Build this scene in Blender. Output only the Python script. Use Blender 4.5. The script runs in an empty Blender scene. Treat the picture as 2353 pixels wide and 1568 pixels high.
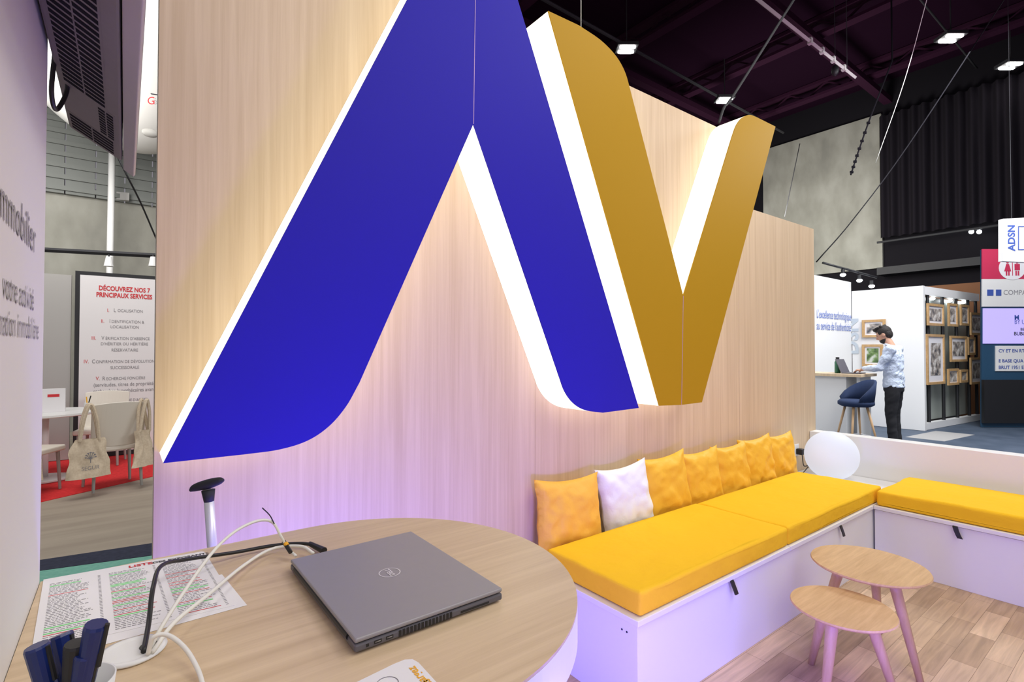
import bpy, bmesh, math, random
from mathutils import Vector, Matrix, Euler, noise
random.seed(5)
C = bpy.context.collection
S = bpy.context.scene
PI = math.pi
try:
    S.view_settings.view_transform = 'Standard'
    S.view_settings.look = 'None'
except Exception: pass

# ------------------------------------------------------------------ camera
CH = 1.45
YAW = math.radians(-37.1); PITCH = math.radians(0.97)
cd = bpy.data.cameras.new('camera'); cam = bpy.data.objects.new('camera', cd); C.objects.link(cam)
cd.lens = 18; cd.sensor_width = 36; cd.clip_start = .02; cd.clip_end = 200
cam.location = (0, 0, CH); cam.rotation_euler = (PI/2+PITCH, 0, YAW)
S.camera = cam
F = 1176.5
RM = Euler((PI/2+PITCH, 0, YAW)).to_matrix()
CO = Vector((0, 0, CH))
FW = Vector((math.sin(-YAW), math.cos(YAW), 0)); RT = Vector((math.cos(YAW), math.sin(YAW), 0))
def ray(px, py): return RM @ Vector(((px-1176.5)/F, (784-py)/F, -1))
def onX(px, py, X): r = ray(px, py); return CO + r*(X/r.x)
def onY(px, py, Y): r = ray(px, py); return CO + r*(Y/r.y)
def onZ(px, py, Z): r = ray(px, py); return CO + r*((Z-CH)/r.z)
def atD(px, py, d): r = ray(px, py); return CO + r*(d/r.dot(FW))
def onV(px, py, A, B):
    n = Vector((B.y-A.y, -(B.x-A.x), 0)); r = ray(px, py)
    return CO + r*((A-CO).dot(n)/r.dot(n))

# ------------------------------------------------------------------ helpers
def tag(o, label=None, cat=None, group=None, kind=None):
    if label: o['label'] = label
    if cat: o['category'] = cat
    if group: o['group'] = group
    if kind: o['kind'] = kind
    return o
def thing(name, label, cat, loc=(0,0,0), rz=0, group=None):
    o = bpy.data.objects.new(name, None); C.objects.link(o)
    o.location = loc; o.rotation_euler = (0,0,rz); o.empty_display_size = .1
    return tag(o, label, cat, group)
def full(o):
    m = o.matrix_basis.copy()
    while o.parent: o = o.parent; m = o.matrix_basis @ m
    return m
def mk(name, bm, mat, parent=None, smooth=False, world=False, bevel=0, seg=2):
    bmesh.ops.recalc_face_normals(bm, faces=bm.faces)
    me = bpy.data.meshes.new(name)
    if parent and world: bm.transform(full(parent).inverted())
    bm.to_mesh(me); bm.free()
    if mat: me.materials.append(mat)
    if smooth:
        for p in me.polygons: p.use_smooth = True
    o = bpy.data.objects.new(name, me); C.objects.link(o)
    if parent: o.parent = parent
    if bevel:
        b = o.modifiers.new('bevel', 'BEVEL'); b.width = bevel; b.segments = seg; b.limit_method = 'ANGLE'
    return o
def NB(): return bmesh.new()
def box(bm, x0, x1, y0, y1, z0, z1):
    v = [bm.verts.new(p) for p in ((x0,y0,z0),(x1,y0,z0),(x1,y1,z0),(x0,y1,z0),(x0,y0,z1),(x1,y0,z1),(x1,y1,z1),(x0,y1,z1))]
    for f in ((0,3,2,1),(4,5,6,7),(0,1,5,4),(1,2,6,5),(2,3,7,6),(3,0,4,7)): bm.faces.new([v[i] for i in f])
    return bm
def bx(*a): return box(NB(), *a)
def prism(bm, pts, off):
    a = [bm.verts.new(p) for p in pts]; b = [bm.verts.new(Vector(p)+Vector(off)) for p in pts]
    bm.faces.new(a); bm.faces.new(b[::-1])
    n = len(a)
    for i in range(n): bm.faces.new((a[i], b[i], b[(i+1)%n], a[(i+1)%n]))
    return bm
def tube(bm, pts, r, n=10, cap=True):
    pts = [Vector(p) for p in pts]
    rs = r if isinstance(r, (list, tuple)) else [r]*len(pts)
    prev = None; rings = []
    for i, p in enumerate(pts):
        t = (pts[min(i+1, len(pts)-1)] - pts[max(i-1, 0)]).normalized()
        if prev is None:
            a = Vector((0,0,1)) if abs(t.z) < .9 else Vector((1,0,0))
            u = t.cross(a).normalized()
        else:
            u = (prev - t*prev.dot(t)).normalized()
        prev = u; w = t.cross(u)
        rings.append([bm.verts.new(p + (u*math.cos(2*PI*k/n) + w*math.sin(2*PI*k/n))*rs[i]) for k in range(n)])
    for a, b in zip(rings, rings[1:]):
        for k in range(n): bm.faces.new((a[k], a[(k+1)%n], b[(k+1)%n], b[k]))
    if cap: bm.faces.new(rings[0][::-1]); bm.faces.new(rings[-1])
    return bm
def spline(pts, m=8):
    P = [Vector(p) for p in pts]; P = [P[0]*2-P[1]] + P + [P[-1]*2-P[-2]]; out = []
    for i in range(1, len(P)-2):
        for k in range(m):
            t = k/m; a,b,c,d = P[i-1:i+3]
            out.append(.5*((2*b)+(c-a)*t+(2*a-5*b+4*c-d)*t*t+(3*b-a-3*c+d)*t**3))
    out.append(P[-2]); return out
def lathe(bm, prof, c=(0,0,0), n=32, sx=1, sy=1):
    c = Vector(c); rings = []
    for r, z in prof:
        if r < 1e-6: rings.append([bm.verts.new(c+Vector((0,0,z)))])
        else: rings.append([bm.verts.new(c+Vector((r*sx*math.cos(2*PI*k/n), r*sy*math.sin(2*PI*k/n), z))) for k in range(n)])
    for a, b in zip(rings, rings[1:]):
        for k in range(n):
            if len(a) == 1 and len(b) > 1: bm.faces.new((a[0], b[(k+1)%n], b[k]))
            elif len(b) == 1 and len(a) > 1: bm.faces.new((a[k], a[(k+1)%n], b[0]))
            elif len(a) > 1: bm.faces.new((a[k], a[(k+1)%n], b[(k+1)%n], b[k]))
    if len(rings[0]) > 1: bm.faces.new(rings[0][::-1])
    if len(rings[-1]) > 1: bm.faces.new(rings[-1])
    return bm
def ball(bm, c, rx, ry, rz, rot=None, n=20):
    m = Matrix.Translation(c) @ (rot.to_4x4() if rot else Matrix()) @ Matrix.Diagonal((rx, ry, rz, 1))
    bmesh.ops.create_uvsphere(bm, u_segments=n, v_segments=max(8, n*2//3), radius=1, matrix=m); return bm

# ------------------------------------------------------------------ materials
def mat(name, col, rough=.5, metal=0, emit=None, es=0, bump=None, spec=None):
    m = bpy.data.materials.new(name); m.use_nodes = True
    b = m.node_tree.nodes['Principled BSDF']
    b.inputs['Base Color'].default_value = (*col, 1); b.inputs['Roughness'].default_value = rough; b.inputs['Metallic'].default_value = metal
    if spec is not None: b.inputs['Specular IOR Level'].default_value = spec
    if emit: b.inputs['Emission Color'].default_value = (*emit, 1); b.inputs['Emission Strength'].default_value = es
    nt = m.node_tree; tc = nt.nodes.new('ShaderNodeTexCoord')
    no = nt.nodes.new('ShaderNodeTexNoise'); no.inputs['Scale'].default_value = (bump[0] if bump else 60); no.inputs['Detail'].default_value = 4
    nt.links.new(tc.outputs['Object'], no.inputs['Vector'])
    if bump:
        bp = nt.nodes.new('ShaderNodeBump'); bp.inputs['Strength'].default_value = bump[1]; bp.inputs['Distance'].default_value = bump[2]
        nt.links.new(no.outputs['Fac'], bp.inputs['Height']); nt.links.new(bp.outputs['Normal'], b.inputs['Normal'])
    else:
        mr = nt.nodes.new('ShaderNodeMapRange'); mr.inputs['To Min'].default_value = max(0, rough-.05); mr.inputs['To Max'].default_value = min(1, rough+.05)
        nt.links.new(no.outputs['Fac'], mr.inputs['Value']); nt.links.new(mr.outputs['Result'], b.inputs['Roughness'])
    return m
def ramp(nt, stops):
    r = nt.nodes.new('ShaderNodeValToRGB'); e = r.color_ramp.elements
    e[0].position, e[0].color = stops[0][0], (*stops[0][1], 1); e[1].position, e[1].color = stops[-1][0], (*stops[-1][1], 1)
    for p, c in stops[1:-1]:
        x = e.new(p); x.color = (*c, 1)
    return r
def wood(name, c1, c2, scale, rough=.45):
    m = bpy.data.materials.new(name); m.use_nodes = True; nt = m.node_tree; b = nt.nodes['Principled BSDF']
    b.inputs['Roughness'].default_value = rough; b.inputs['Specular IOR Level'].default_value = .3
    tc = nt.nodes.new('ShaderNodeTexCoord'); mp = nt.nodes.new('ShaderNodeMapping'); mp.inputs['Scale'].default_value = scale
    nt.links.new(tc.outputs['Object'], mp.inputs['Vector'])
    n1 = nt.nodes.new('ShaderNodeTexNoise'); n1.inputs['Scale'].default_value = 1; n1.inputs['Detail'].default_value = 8; n1.inputs['Roughness'].default_value = .65; n1.inputs['Distortion'].default_value = .4
    nt.links.new(mp.outputs[0], n1.inputs['Vector'])
    mp2 = nt.nodes.new('ShaderNodeMapping'); mp2.inputs['Scale'].default_value = [s*.22 for s in scale]
    nt.links.new(tc.outputs['Object'], mp2.inputs['Vector'])
    n2 = nt.nodes.new('ShaderNodeTexNoise'); n2.inputs['Scale'].default_value = 1; n2.inputs['Detail'].default_value = 3; n2.inputs['Distortion'].default_value = 1.2
    nt.links.new(mp2.outputs[0], n2.inputs['Vector'])
    mx = nt.nodes.new('ShaderNodeMath'); mx.operation = 'MULTIPLY_ADD'; mx.inputs[1].default_value = .6
    sc = nt.nodes.new('ShaderNodeMath'); sc.operation = 'MULTIPLY'; sc.inputs[1].default_value = .4
    nt.links.new(n2.outputs['Fac'], sc.inputs[0]); nt.links.new(n1.outputs['Fac'], mx.inputs[0]); nt.links.new(sc.outputs[0], mx.inputs[2])
    r = ramp(nt, [(.36, c2), (.62, c1)]); nt.links.new(mx.outputs[0], r.inputs[0]); nt.links.new(r.outputs[0], b.inputs['Base Color'])
    return m
def noisy(name, stops, scale, rough=.8, bump=0):
    m = bpy.data.materials.new(name); m.use_nodes = True; nt = m.node_tree; b = nt.nodes['Principled BSDF']; b.inputs['Roughness'].default_value = rough
    tc = nt.nodes.new('ShaderNodeTexCoord'); mp = nt.nodes.new('ShaderNodeMapping'); mp.inputs['Scale'].default_value = scale
    nt.links.new(tc.outputs['Object'], mp.inputs['Vector'])
    n = nt.nodes.new('ShaderNodeTexNoise'); n.inputs['Scale'].default_value = 1; n.inputs['Detail'].default_value = 6
    nt.links.new(mp.outputs[0], n.inputs['Vector']); r = ramp(nt, stops); nt.links.new(n.outputs['Fac'], r.inputs[0]); nt.links.new(r.outputs[0], b.inputs['Base Color'])
    if bump:
        bp = nt.nodes.new('ShaderNodeBump'); bp.inputs['Strength'].default_value = bump; bp.inputs['Distance'].default_value = .01
        nt.links.new(n.outputs['Fac'], bp.inputs['Height']); nt.links.new(bp.outputs['Normal'], b.inputs['Normal'])
    return m
def planks(name, c1, c2, mortar, w, h, rot=0):
    m = bpy.data.materials.new(name); m.use_nodes = True; nt = m.node_tree; b = nt.nodes['Principled BSDF']; b.inputs['Roughness'].default_value = .5; b.inputs['Specular IOR Level'].default_value = .25
    tc = nt.nodes.new('ShaderNodeTexCoord'); mp = nt.nodes.new('ShaderNodeMapping'); mp.inputs['Rotation'].default_value = (0,0,rot)
    nt.links.new(tc.outputs['Object'], mp.inputs['Vector'])
    br = nt.nodes.new('ShaderNodeTexBrick'); br.inputs['Scale'].default_value = 1; br.inputs['Brick Width'].default_value = w; br.inputs['Row Height'].default_value = h
    br.inputs['Mortar Size'].default_value = .0010; br.inputs['Color1'].default_value = (*c1,1); br.inputs['Color2'].default_value = (*c2,1); br.inputs['Mortar'].default_value = (*mortar,1)
    br.offset = .37
    nt.links.new(mp.outputs[0], br.inputs['Vector'])
    mp2 = nt.nodes.new('ShaderNodeMapping'); mp2.inputs['Scale'].default_value = (3, 45, 1); nt.links.new(mp.outputs[0], mp2.inputs['Vector'])
    n = nt.nodes.new('ShaderNodeTexNoise'); n.inputs['Scale'].default_value = 1; n.inputs['Detail'].default_value = 7; n.inputs['Distortion'].default_value = .8
    nt.links.new(mp2.outputs[0], n.inputs['Vector'])
    mr = nt.nodes.new('ShaderNodeMapRange'); mr.inputs['From Min'].default_value = .3; mr.inputs['From Max'].default_value = .7; mr.inputs['To Min'].default_value = .78; mr.inputs['To Max'].default_value = 1.10
    nt.links.new(n.outputs['Fac'], mr.inputs['Value'])
    mx = nt.nodes.new('ShaderNodeVectorMath'); mx.operation = 'SCALE'; nt.links.new(br.outputs['Color'], mx.inputs[0]); nt.links.new(mr.outputs['Result'], mx.inputs['Scale'])
    nt.links.new(mx.outputs[0], b.inputs['Base Color']); return m

M = {}
M['wallwood'] = wood('wall_oak', (.73,.57,.39), (.61,.455,.29), (55, 55, 1.3))
M['tablewood'] = wood('table_oak', (.70,.54,.36), (.55,.405,.255), (2.2, 50, 30), .38)
M['stoolwood'] = wood('stool_oak', (.68,.45,.24), (.52,.32,.155), (5, 60, 5), .38)
M['legwood'] = wood('leg_oak', (.66,.44,.26), (.52,.33,.17), (40, 40, 4), .4)
M['floor'] = planks('booth_planks', (.70,.50,.33), (.42,.28,.17), (.26,.17,.10), .36, .10, 0)
M['white'] = mat('white_laminate', (.80,.80,.80), .4, spec=.3)
M['whitep'] = mat('white_panel', (.76,.75,.73), .6)
M['yellow'] = mat('yellow_fabric', (.90,.53,.022), .85, bump=(7, .45, .035), spec=.12)
M['pillow'] = mat('mustard_satin', (.86,.49,.04), .5, bump=(11, .5, .02), spec=.25)
M['pillow2'] = mat('apricot_satin', (.88,.48,.06), .5, bump=(11, .5, .02), spec=.25)
M['pillow_w'] = mat('white_satin', (.84,.86,.86), .5, bump=(11, .5, .02))
M['blue'] = mat('blue_face', (.026,.018,.38), .55, spec=.12)
M['gold'] = mat('gold_face', (.46,.262,.010), .55, spec=.12)
M['lit'] = mat('lit_acrylic', (.12,.11,.09), .5, emit=(1,.92,.74), es=1.9, spec=.1)
M['seam'] = mat('seam_lilac', (.55,.35,.6), .5)
M['black'] = mat('black_plastic', (.012,.012,.014), .45)
M['blackm'] = mat('black_matte', (.01,.009,.012), .9, spec=.1)
M['dgrey'] = mat('dark_grey', (.032,.032,.036), .6, spec=.25)
M['laptop'] = mat('laptop_grey', (.285,.27,.285), .42, 0)
M['laptopd'] = mat('laptop_dark', (.11,.105,.12), .45, 0)
M['silver'] = mat('silver', (.80,.80,.82), .3, .3)
M['rim'] = mat('grey_bezel', (.42,.37,.34), .4, .2)
M['tv'] = mat('display_back', (.17,.145,.13), .5)
M['cablew'] = mat('white_cable', (.80,.79,.74), .45)
M['paper'] = mat('paper', (.80,.78,.80), .7)
M['ink'] = mat('ink', (.06,.06,.07), .8)
M['inkg'] = mat('ink_grey', (.26,.25,.27), .8)
M['inkp'] = mat('ink_pale_grey', (.33,.32,.33), .8)
M['red'] = mat('ink_red', (.62,.03,.04), .7)
M['green'] = mat('highlighter_green', (.20,.72,.24), .7)
M['orange'] = mat('orange_print', (.85,.42,.02), .6)
M['lamp'] = mat('globe_glow', (.35,.37,.42), .5, emit=(.82,.86,1), es=.60, spec=.1)
M['led'] = mat('led_panel', (1,1,1), .3, emit=(1,.97,.93), es=40)
M['ledc'] = mat('led_cool', (1,1,1), .3, emit=(.9,.96,1), es=12)
M['concrete'] = noisy('concrete', [(.3,(.22,.215,.19)),(.5,(.28,.275,.24)),(.7,(.34,.335,.30))], (2.2,2.2,1.2), .9)
M['ceil'] = mat('ceiling_black', (.015,.004,.013), .95, spec=.05)
M['beam'] = mat('beam_purple', (.032,.008,.024), .8, spec=.1)
M['curtain'] = mat('black_velvet', (.012,.010,.014), .95, spec=.1)
M['hallfloor'] = noisy('hall_floor', [(.3,(.30,.25,.20)),(.7,(.42,.36,.29))], (.8,6,1), .55)
M['bluefloor'] = noisy('blue_carpet', [(.3,(.05,.075,.115)),(.7,(.085,.115,.165))], (3,3,1), .6)
M['redcarpet'] = noisy('red_carpet', [(.3,(.58,.012,.02)),(.7,(.75,.03,.03))], (30,30,1), .95)
M['greencarpet'] = noisy('green_carpet', [(.3,(.16,.42,.34)),(.7,(.22,.50,.41))], (30,30,1), .95)
M['navycarpet'] = noisy('navy_carpet', [(.3,(.02,.025,.05)),(.7,(.035,.04,.075))], (30,30,1), .95)
M['clad'] = mat('metal_cladding', (.16,.17,.16), .6)
M['greybooth'] = mat('grey_booth_panel', (.42,.41,.40), .7)
M['sidetext'] = mat('pale_blue_lettering', (.50,.56,.62), .7)
M['tote'] = noisy('tote_canvas', [(.3,(.66,.54,.40)),(.7,(.78,.67,.52))], (60,60,60), .95)
M['cream'] = mat('cream_plastic', (.80,.75,.67), .5)
M['steel'] = mat('painted_steel', (.40,.39,.37), .6, .1)
M['skin'] = mat('skin', (.55,.30,.20), .55)
M['hair'] = mat('dark_hair', (.015,.011,.010), .7, bump=(90,.6,.01))
M['shirt'] = mat('pale_blue_shirt', (.60,.68,.83), .8, bump=(18,.8,.03))
M['trouser'] = mat('black_trousers', (.012,.012,.016), .85)
M['navy'] = mat('navy_upholstery', (.012,.028,.085), .85)
M['gbottle'] = mat('green_bottle', (.03,.16,.09), .3)
M['bluescreen'] = mat('lilac_screen', (.2,.18,.4), .4, emit=(.50,.42,.95), es=.9)
M['darkblue'] = mat('dark_blue_panel', (.015,.06,.12), .5)
M['pink'] = mat('crimson_panel', (.55,.03,.09), .5)
M['txtblue'] = mat('blue_lettering', (.045,.09,.36), .6)
M['slogan'] = mat('slogan_blue', (.09,.16,.50), .6)
M['frame_o'] = wood('frame_oak', (.60,.38,.18), (.46,.28,.12), (20,20,20))
M['glassy'] = mat('frosted_panel', (.42,.46,.42), .3)
M['penblue'] = mat('pen_blue', (.010,.022,.13), .25)
M['photo'] = noisy('photo_print', [(.35,(.05,.06,.08)),(.5,(.35,.30,.26)),(.62,(.75,.72,.68))], (9,9,9), .5)
M['photog'] = noisy('photo_green', [(.35,(.04,.08,.03)),(.5,(.16,.26,.08)),(.65,(.6,.62,.55))], (9,9,9), .5)
M['orangewall'] = mat('orange_wall', (.16,.065,.025), .8)

def text(s, size, m, o, xd, up, parent=None, align='LEFT', name='lettering', xs=1.0, bold=0, lift=.0012, sp=1.0):
    cu = bpy.data.curves.new('t', 'FONT'); cu.body = s; cu.size = size; cu.align_x = align; cu.offset = bold*size; cu.resolution_u = 3; cu.space_character = sp
    to = bpy.data.objects.new('t', cu); C.objects.link(to)
    dg = bpy.context.evaluated_depsgraph_get(); me = bpy.data.meshes.new_from_object(to.evaluated_get(dg))
    bpy.data.objects.remove(to)
    xd = Vector(xd).normalized(); up = Vector(up).normalized(); n = xd.cross(up)
    mm = Matrix(((xd.x*xs, up.x, n.x, o[0]), (xd.y*xs, up.y, n.y, o[1]), (xd.z*xs, up.z, n.z, o[2]), (0,0,0,1)))
    me.transform(Matrix.Translation(n*lift) @ mm)
    if parent: me.transform(full(parent).inverted())
    me.materials.clear(); me.materials.append(m); me.name = name
    ob = bpy.data.objects.new(name, me); C.objects.link(ob)
    if parent: ob.parent = parent
    return ob
def struct(name, bm, m, **k):
    o = mk(name, bm, m, **k); o['kind'] = 'structure'; return o
Zu = Vector((0,0,1)); Xv = Vector((1,0,0)); Yv = Vector((0,1,0))

# ------------------------------------------------------------------ the hall shell
struct('floor_hall', bx(-8, 17.2, -6, 12.2, -.06, -.012), M['hallfloor'])
struct('floor', bx(-2.2, 5.0, -3.0, 2.11, -.012, 0), M['floor'])
def flat(name, pts, m, z0=-.0119, z1=-.006):
    b = NB(); prism(b, [Vector((p.x, p.y, z1)) for p in pts], (0,0,z0-z1)); return struct(name, b, m)
flat('floor_navy_strip', [onZ(-60,1308,0), onZ(420,1236,0), onZ(440,1262,0), onZ(-60,1330,0)], M['navycarpet'])
flat('floor_green_carpet', [onZ(-60,1331,0), onZ(440,1263,0), onZ(520,1330,0), onZ(-60,1450,0)], M['greencarpet'])
flat('floor_red_carpet', [onZ(-60,1187,0), onZ(420,1078,0), onZ(420,1040,0), onZ(-60,1040,0)], M['redcarpet'])
flat('floor_blue_carpet', [Vector((5.3,-6,0)), Vector((17,-6,0)), Vector((17,11.5,0)), Vector((5.3,11.5,0))], M['bluefloor'])
flat('floor_pale_tiles', [onZ(2080,1004,0), onZ(2150,990,0), onZ(2240,999,0), onZ(2170,1014,0)], M['greybooth'], -.0058, -.004)

struct('wall_rear', bx(-8, 17.2, 12, 12.2, -.05, 4.2), M['concrete'])
b = NB()
for i in range(60): box(b, -8+i*.42, -8+i*.42+.4, 11.9, 12.02, 4.2, 9)
for i in range(24): box(b, -8, 6, 11.86, 11.9, 4.25+i*.2, 4.33+i*.2)
struct('wall_rear_cladding', b, M['clad'])
struct('wall_right', bx(17, 17.2, -6, 12.2, -.05, 9.1), M['blackm'])
b = NB()
yA = onX(2027,400,16.95).y; yB = onX(1755,400,16.95).y
box(b, 16.9, 17, yA, yB, 3.75, 8.1)
struct('wall_right_concrete', b, M['concrete'])
b = NB(); n = 420; y0, y1 = -1.5, yA; rows = []
for k in range(n+1):
    t = k/n; y = y0+(y1-y0)*t
    x = 16.72+.07*math.sin(t*n*.42)+.03*math.sin(t*71)
    rows.append((b.verts.new((x,y,4.55)), b.verts.new((x-.01,y,6.2)), b.verts.new((x,y,7.95))))
for a, c in zip(rows, rows[1:]):
    for j in (0,1): b.faces.new((a[j], c[j], c[j+1], a[j+1]))
tag(mk('curtain', b, M['curtain'], smooth=True), 'tall pleated black stage curtain hanging beside the bare concrete wall', 'curtain')
t = thing('gallery_rail', 'long black gallery rail under the pleated curtain with two tiny lamps', 'railing', (16.5,3,3.6))
mk('rail', tube(NB(), [(16.5,-1.5,4.4),(16.5,yA,4.4)], .03), M['dgrey'], t, world=True)
b = NB(); box(b, 16.45, 16.98, -1.5, yA, 3.5, 3.7); mk('deck', b, M['dgrey'], t, world=True)
for px in (2232, 2250):
    p = onX(px, 533, 16.6); mk('lamp', ball(NB(), p, .05,.05,.05), M['ledc'], t, world=True, smooth=True)

struct('ceiling', bx(-8, 17.2, -6, 12.2, 9.0, 9.1), M['ceil'])
for i, x in enumerate((3.5, 6.5, 9.5, 12.5, 15.5)):
    b = NB(); box(b, x-.12, x+.12, -6, 12, 8.55, 8.62); box(b, x-.12, x+.12, -6, 12, 8.9, 8.98)
    for k in range(36):
        y = -6+k*.5
        prism(b, [(x-.03,y,8.62),(x-.03,y+.05,8.62),(x-.03,y+.5,8.9),(x-.03,y+.45,8.9)] if k%2 else [(x-.03,y,8.9),(x-.03,y+.05,8.9),(x-.03,y+.5,8.62),(x-.03,y+.45,8.62)], (.06,0,0))
    struct('ceiling_beam', b, M['beam'])
for i, y in enumerate((-2, 1.5, 5, 8.5)):
    b = NB(); box(b, -2, 17, y-.1, y+.1, 8.35, 8.5)
    struct('ceiling_beam', b, M['beam'])
p0, p1 = onZ(1180,-40,8), onZ(1800,305,8)
t = thing('lighting_rail', 'long black lighting rail slanting under the dark ceiling above the wooden wall', 'rail', (p0+p1)/2)
mk('rail', tube(NB(), [p0,p1], .035, 6), M['dgrey'], t, world=True)
def cfix(px, py, lab, sc=1.0):
    p = onZ(px, py, 7.9); a = math.atan2(RT.y, RT.x)
    t = thing('ceiling_light', lab, 'ceiling light', p, a, 'twin panel hall ceiling lights')
    mk('housing', bx(-.22,.22,-.17,.17,.02,.09), M['dgrey'], t)
    for s in (-1,1):
        b = NB(); prism(b, [(.17*math.copysign(abs(math.cos(2*PI*k/24))**.5, math.cos(2*PI*k/24)), s*.09+.045*math.copysign(abs(math.sin(2*PI*k/24))**.5, math.sin(2*PI*k/24)), -.005) for k in range(24)], (0,0,.025))
        mk('led_panel', b, M['led'], t)
    mk('rod', tube(NB(), [(0,0,.09),(0,0,1.1)], .012, 6), M['dgrey'], t)
cfix(1440, 115, 'bright twin panel ceiling light above the gold letter, left on the rail')
cfix(1665, 232, 'smallest twin panel ceiling light, just above the right arm of the gold letter')
cfix(2185, 90, 'bright twin panel ceiling light high up near the slanting pale rail')
cfix(2322, 153, 'bright twin panel ceiling light above the pleated curtain at the right edge')

def wire(pts, r, m, name, label, cat, n=6):
    o = mk(name, tube(NB(), spline(pts, 5), r, n), m, smooth=True); tag(o, label, cat); return o
t = thing('hanging_rail', 'pale grey metal rail with small clamps hanging below the dark ceiling', 'rail', atD(1850,90,7))
p0, p1 = atD(1725,-14,6.2), atD(1965,178,8.2)
mk('rail', tube(NB(), [p0,p1], .026, 4), M['steel'], t, world=True)
for f in (.5,.62,.74,.86):
    p = p0.lerp(p1, f); mk('clamp', bx(p.x-.028,p.x+.028,p.y-.028,p.y+.028,p.z-.04,p.z+.045), M['steel'], t, world=True)
for f in (.05,.9):
    p = p0.lerp(p1, f); mk('suspension', tube(NB(), [p, (p.x,p.y,8.98)], .005, 5), M['dgrey'], t, world=True)
wire([atD(1830,-10,4.4), atD(1690,212,4.0), atD(1665,245,3.9), atD(1652,282,3.75)], .010, M['dgrey'], 'support_strut', 'dark slanting strut reaching down to the top of the wooden wall', 'strut')
wire([atD(2140,-40,7), atD(2080,180,7.5), atD(2012,375,8)], .0045, M['cablew'], 'hanging_cable', 'thin white cable dropping from the ceiling past the concrete wall', 'cable')
wire([atD(2330,-36,6.2), atD(2090,330,6.6), atD(1960,505,6.2), atD(1876,602,5.6)], .007, M['blackm'], 'stay_cable', 'long dark stay cable slanting down behind the wooden wall end', 'cable')
wire([atD(2105,-13,10), atD(2245,157,12)], .022, M['dgrey'], 'ceiling_pipe', 'dark pipe running past the bright light near the top right corner', 'pipe')
q = atD(1335,62,3.3); wire([Vector((q.x+.02,q.y,8.98)), q], .003, M['cablew'], 'suspension_wire', 'short thin wire above the left arm of the gold letter', 'cable')
wire([atD(1838,330,12), atD(1803,498,12)], .01, M['dgrey'], 'wall_wire', 'thin dark wire crossing the left part of the concrete wall', 'cable')
q = atD(2050,140,9)
pts = [Vector((q.x,q.y,8.98))]+spline([q, atD(2000,270,9), atD(1972,350,9), atD(1955,402,9)], 8)
b = tube(NB(), pts, .014, 6)
for p in pts[10::2]: box(b, p.x-.022,p.x+.022,p.y-.022,p.y+.022,p.z-.02,p.z+.02)
tag(mk('cable_chain', b, M['blackm']), 'dark knotted cable chain dangling in front of the concrete wall', 'chain')
t = thing('ceiling_hook', 'small dark hook hanging on a wire right of the pale rail', 'hook', atD(1920,160,9))
q = atD(1919,150,9); mk('wire', tube(NB(), [(q.x,q.y,8.98), q], .006, 5), M['dgrey'], t, world=True)
mk('hook', ball(NB(), atD(1919,162,9), .06,.06,.1), M['black'], t, world=True)

# ------------------------------------------------------------------ booth walls
WY = 2.05
b = NB()
xs = [.08, 1.70, 3.10, 3.70]
for a, c in zip(xs, xs[1:]): box(b, a+.0005, c-.0005, WY, WY+.04, 0, 3.07)
struct('wall_back', b, M['wallwood'])
b = NB()
for a, c in zip([3.702, 4.5], [4.5, 5.0]): box(b, a+.0005, c-.0005, WY, WY+.04, 0, 2.55)
struct('wall_back_low', b, M['wallwood'])
b = NB(); box(b, .08, 3.7, WY+.04, WY+.07, 0, 3.07); box(b, 3.7, 5.0, WY+.04, WY+.07, 0, 2.55)
struct('wall_back_core', b, M['whitep'])
struct('wall_low', bx(4.87, 5.0, -3.0, 2.048, 0, .725), M['white'], bevel=.003)
PX = -.121
struct('wall_left', bx(PX-.09, PX, -1.2, 1.285, 0, 3.2), M['whitep'])
pl = thing('wall_lettering', 'grey property related lettering on the white panel at the left edge', 'lettering', (PX,1.1,1.5))
text("immobilier", .076, M['inkp'], onX(80,584,PX), Yv, Zu, pl, 'RIGHT', bold=0, xs=.92, sp=1.06)
text("votre activité", .052, M['inkp'], onX(76,714,PX), Yv, Zu, pl, 'RIGHT', bold=.002, xs=.9, sp=1.06)
text("transformation immobilière", .050, M['inkp'], onX(87,780,PX), Yv, Zu, pl, 'RIGHT', xs=.86, sp=1.06)

# ------------------------------------------------------------------ big letters
YF = 1.85
def arc(pts, m=6): return [tuple(p) for p in spline([(x,y,0) for x,y in pts], m)]
def letter(poly, m, name, label):
    P = []
    for q in poly:
        if isinstance(q, Vector): P.append(q)
        else: P.append(onY(q[0], q[1], YF))
    c = sum(P, Vector())/len(P)
    t = thing(name, label, 'letter', (c.x, WY, min(p.z for p in P)))
    b = NB(); prism(b, P, (0,.006,0)); mk('front_face', b, m, t, world=True)
    b = NB(); n = len(P)
    cc = [Vector((p.x, YF+.006, p.z)) for p in P]; bb = [Vector((p.x, WY-.001, p.z)) for p in P]
    a = [b.verts.new(p) for p in cc]; d = [b.verts.new(p) for p in bb]
    for i in range(n): b.faces.new((a[i], a[(i+1)%n], d[(i+1)%n], d[i]))
    mk('lit_side', b, M['lit'], t, world=True)
    return t
L = onY(375,1065,YF); L2 = onY(935,0,YF); R1 = onY(1468,938,YF); R2 = onY(1190,0,YF)
zt = 3.10
TL = L + (L2-L)*((zt-L.z)/(L2.z-L.z)); TR = R1 + (R2-R1)*((zt-R1.z)/(R2.z-R1.z))
A = [(375,1065)] + [(p[0],p[1]) for p in arc([(560,1045),(640,1034),(705,1014),(755,981),(795,935),(826,880)])] + [(1088,285)] \
  + [(p[0],p[1]) for p in arc([(1284,862),(1298,900),(1318,927),(1345,943),(1385,949)])] + [(1468,938), TR, TL]
tA = letter(A, M['blue'], 'letter_a', 'giant deep blue letter shaped like an A with glowing white sides on the wooden wall')
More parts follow.
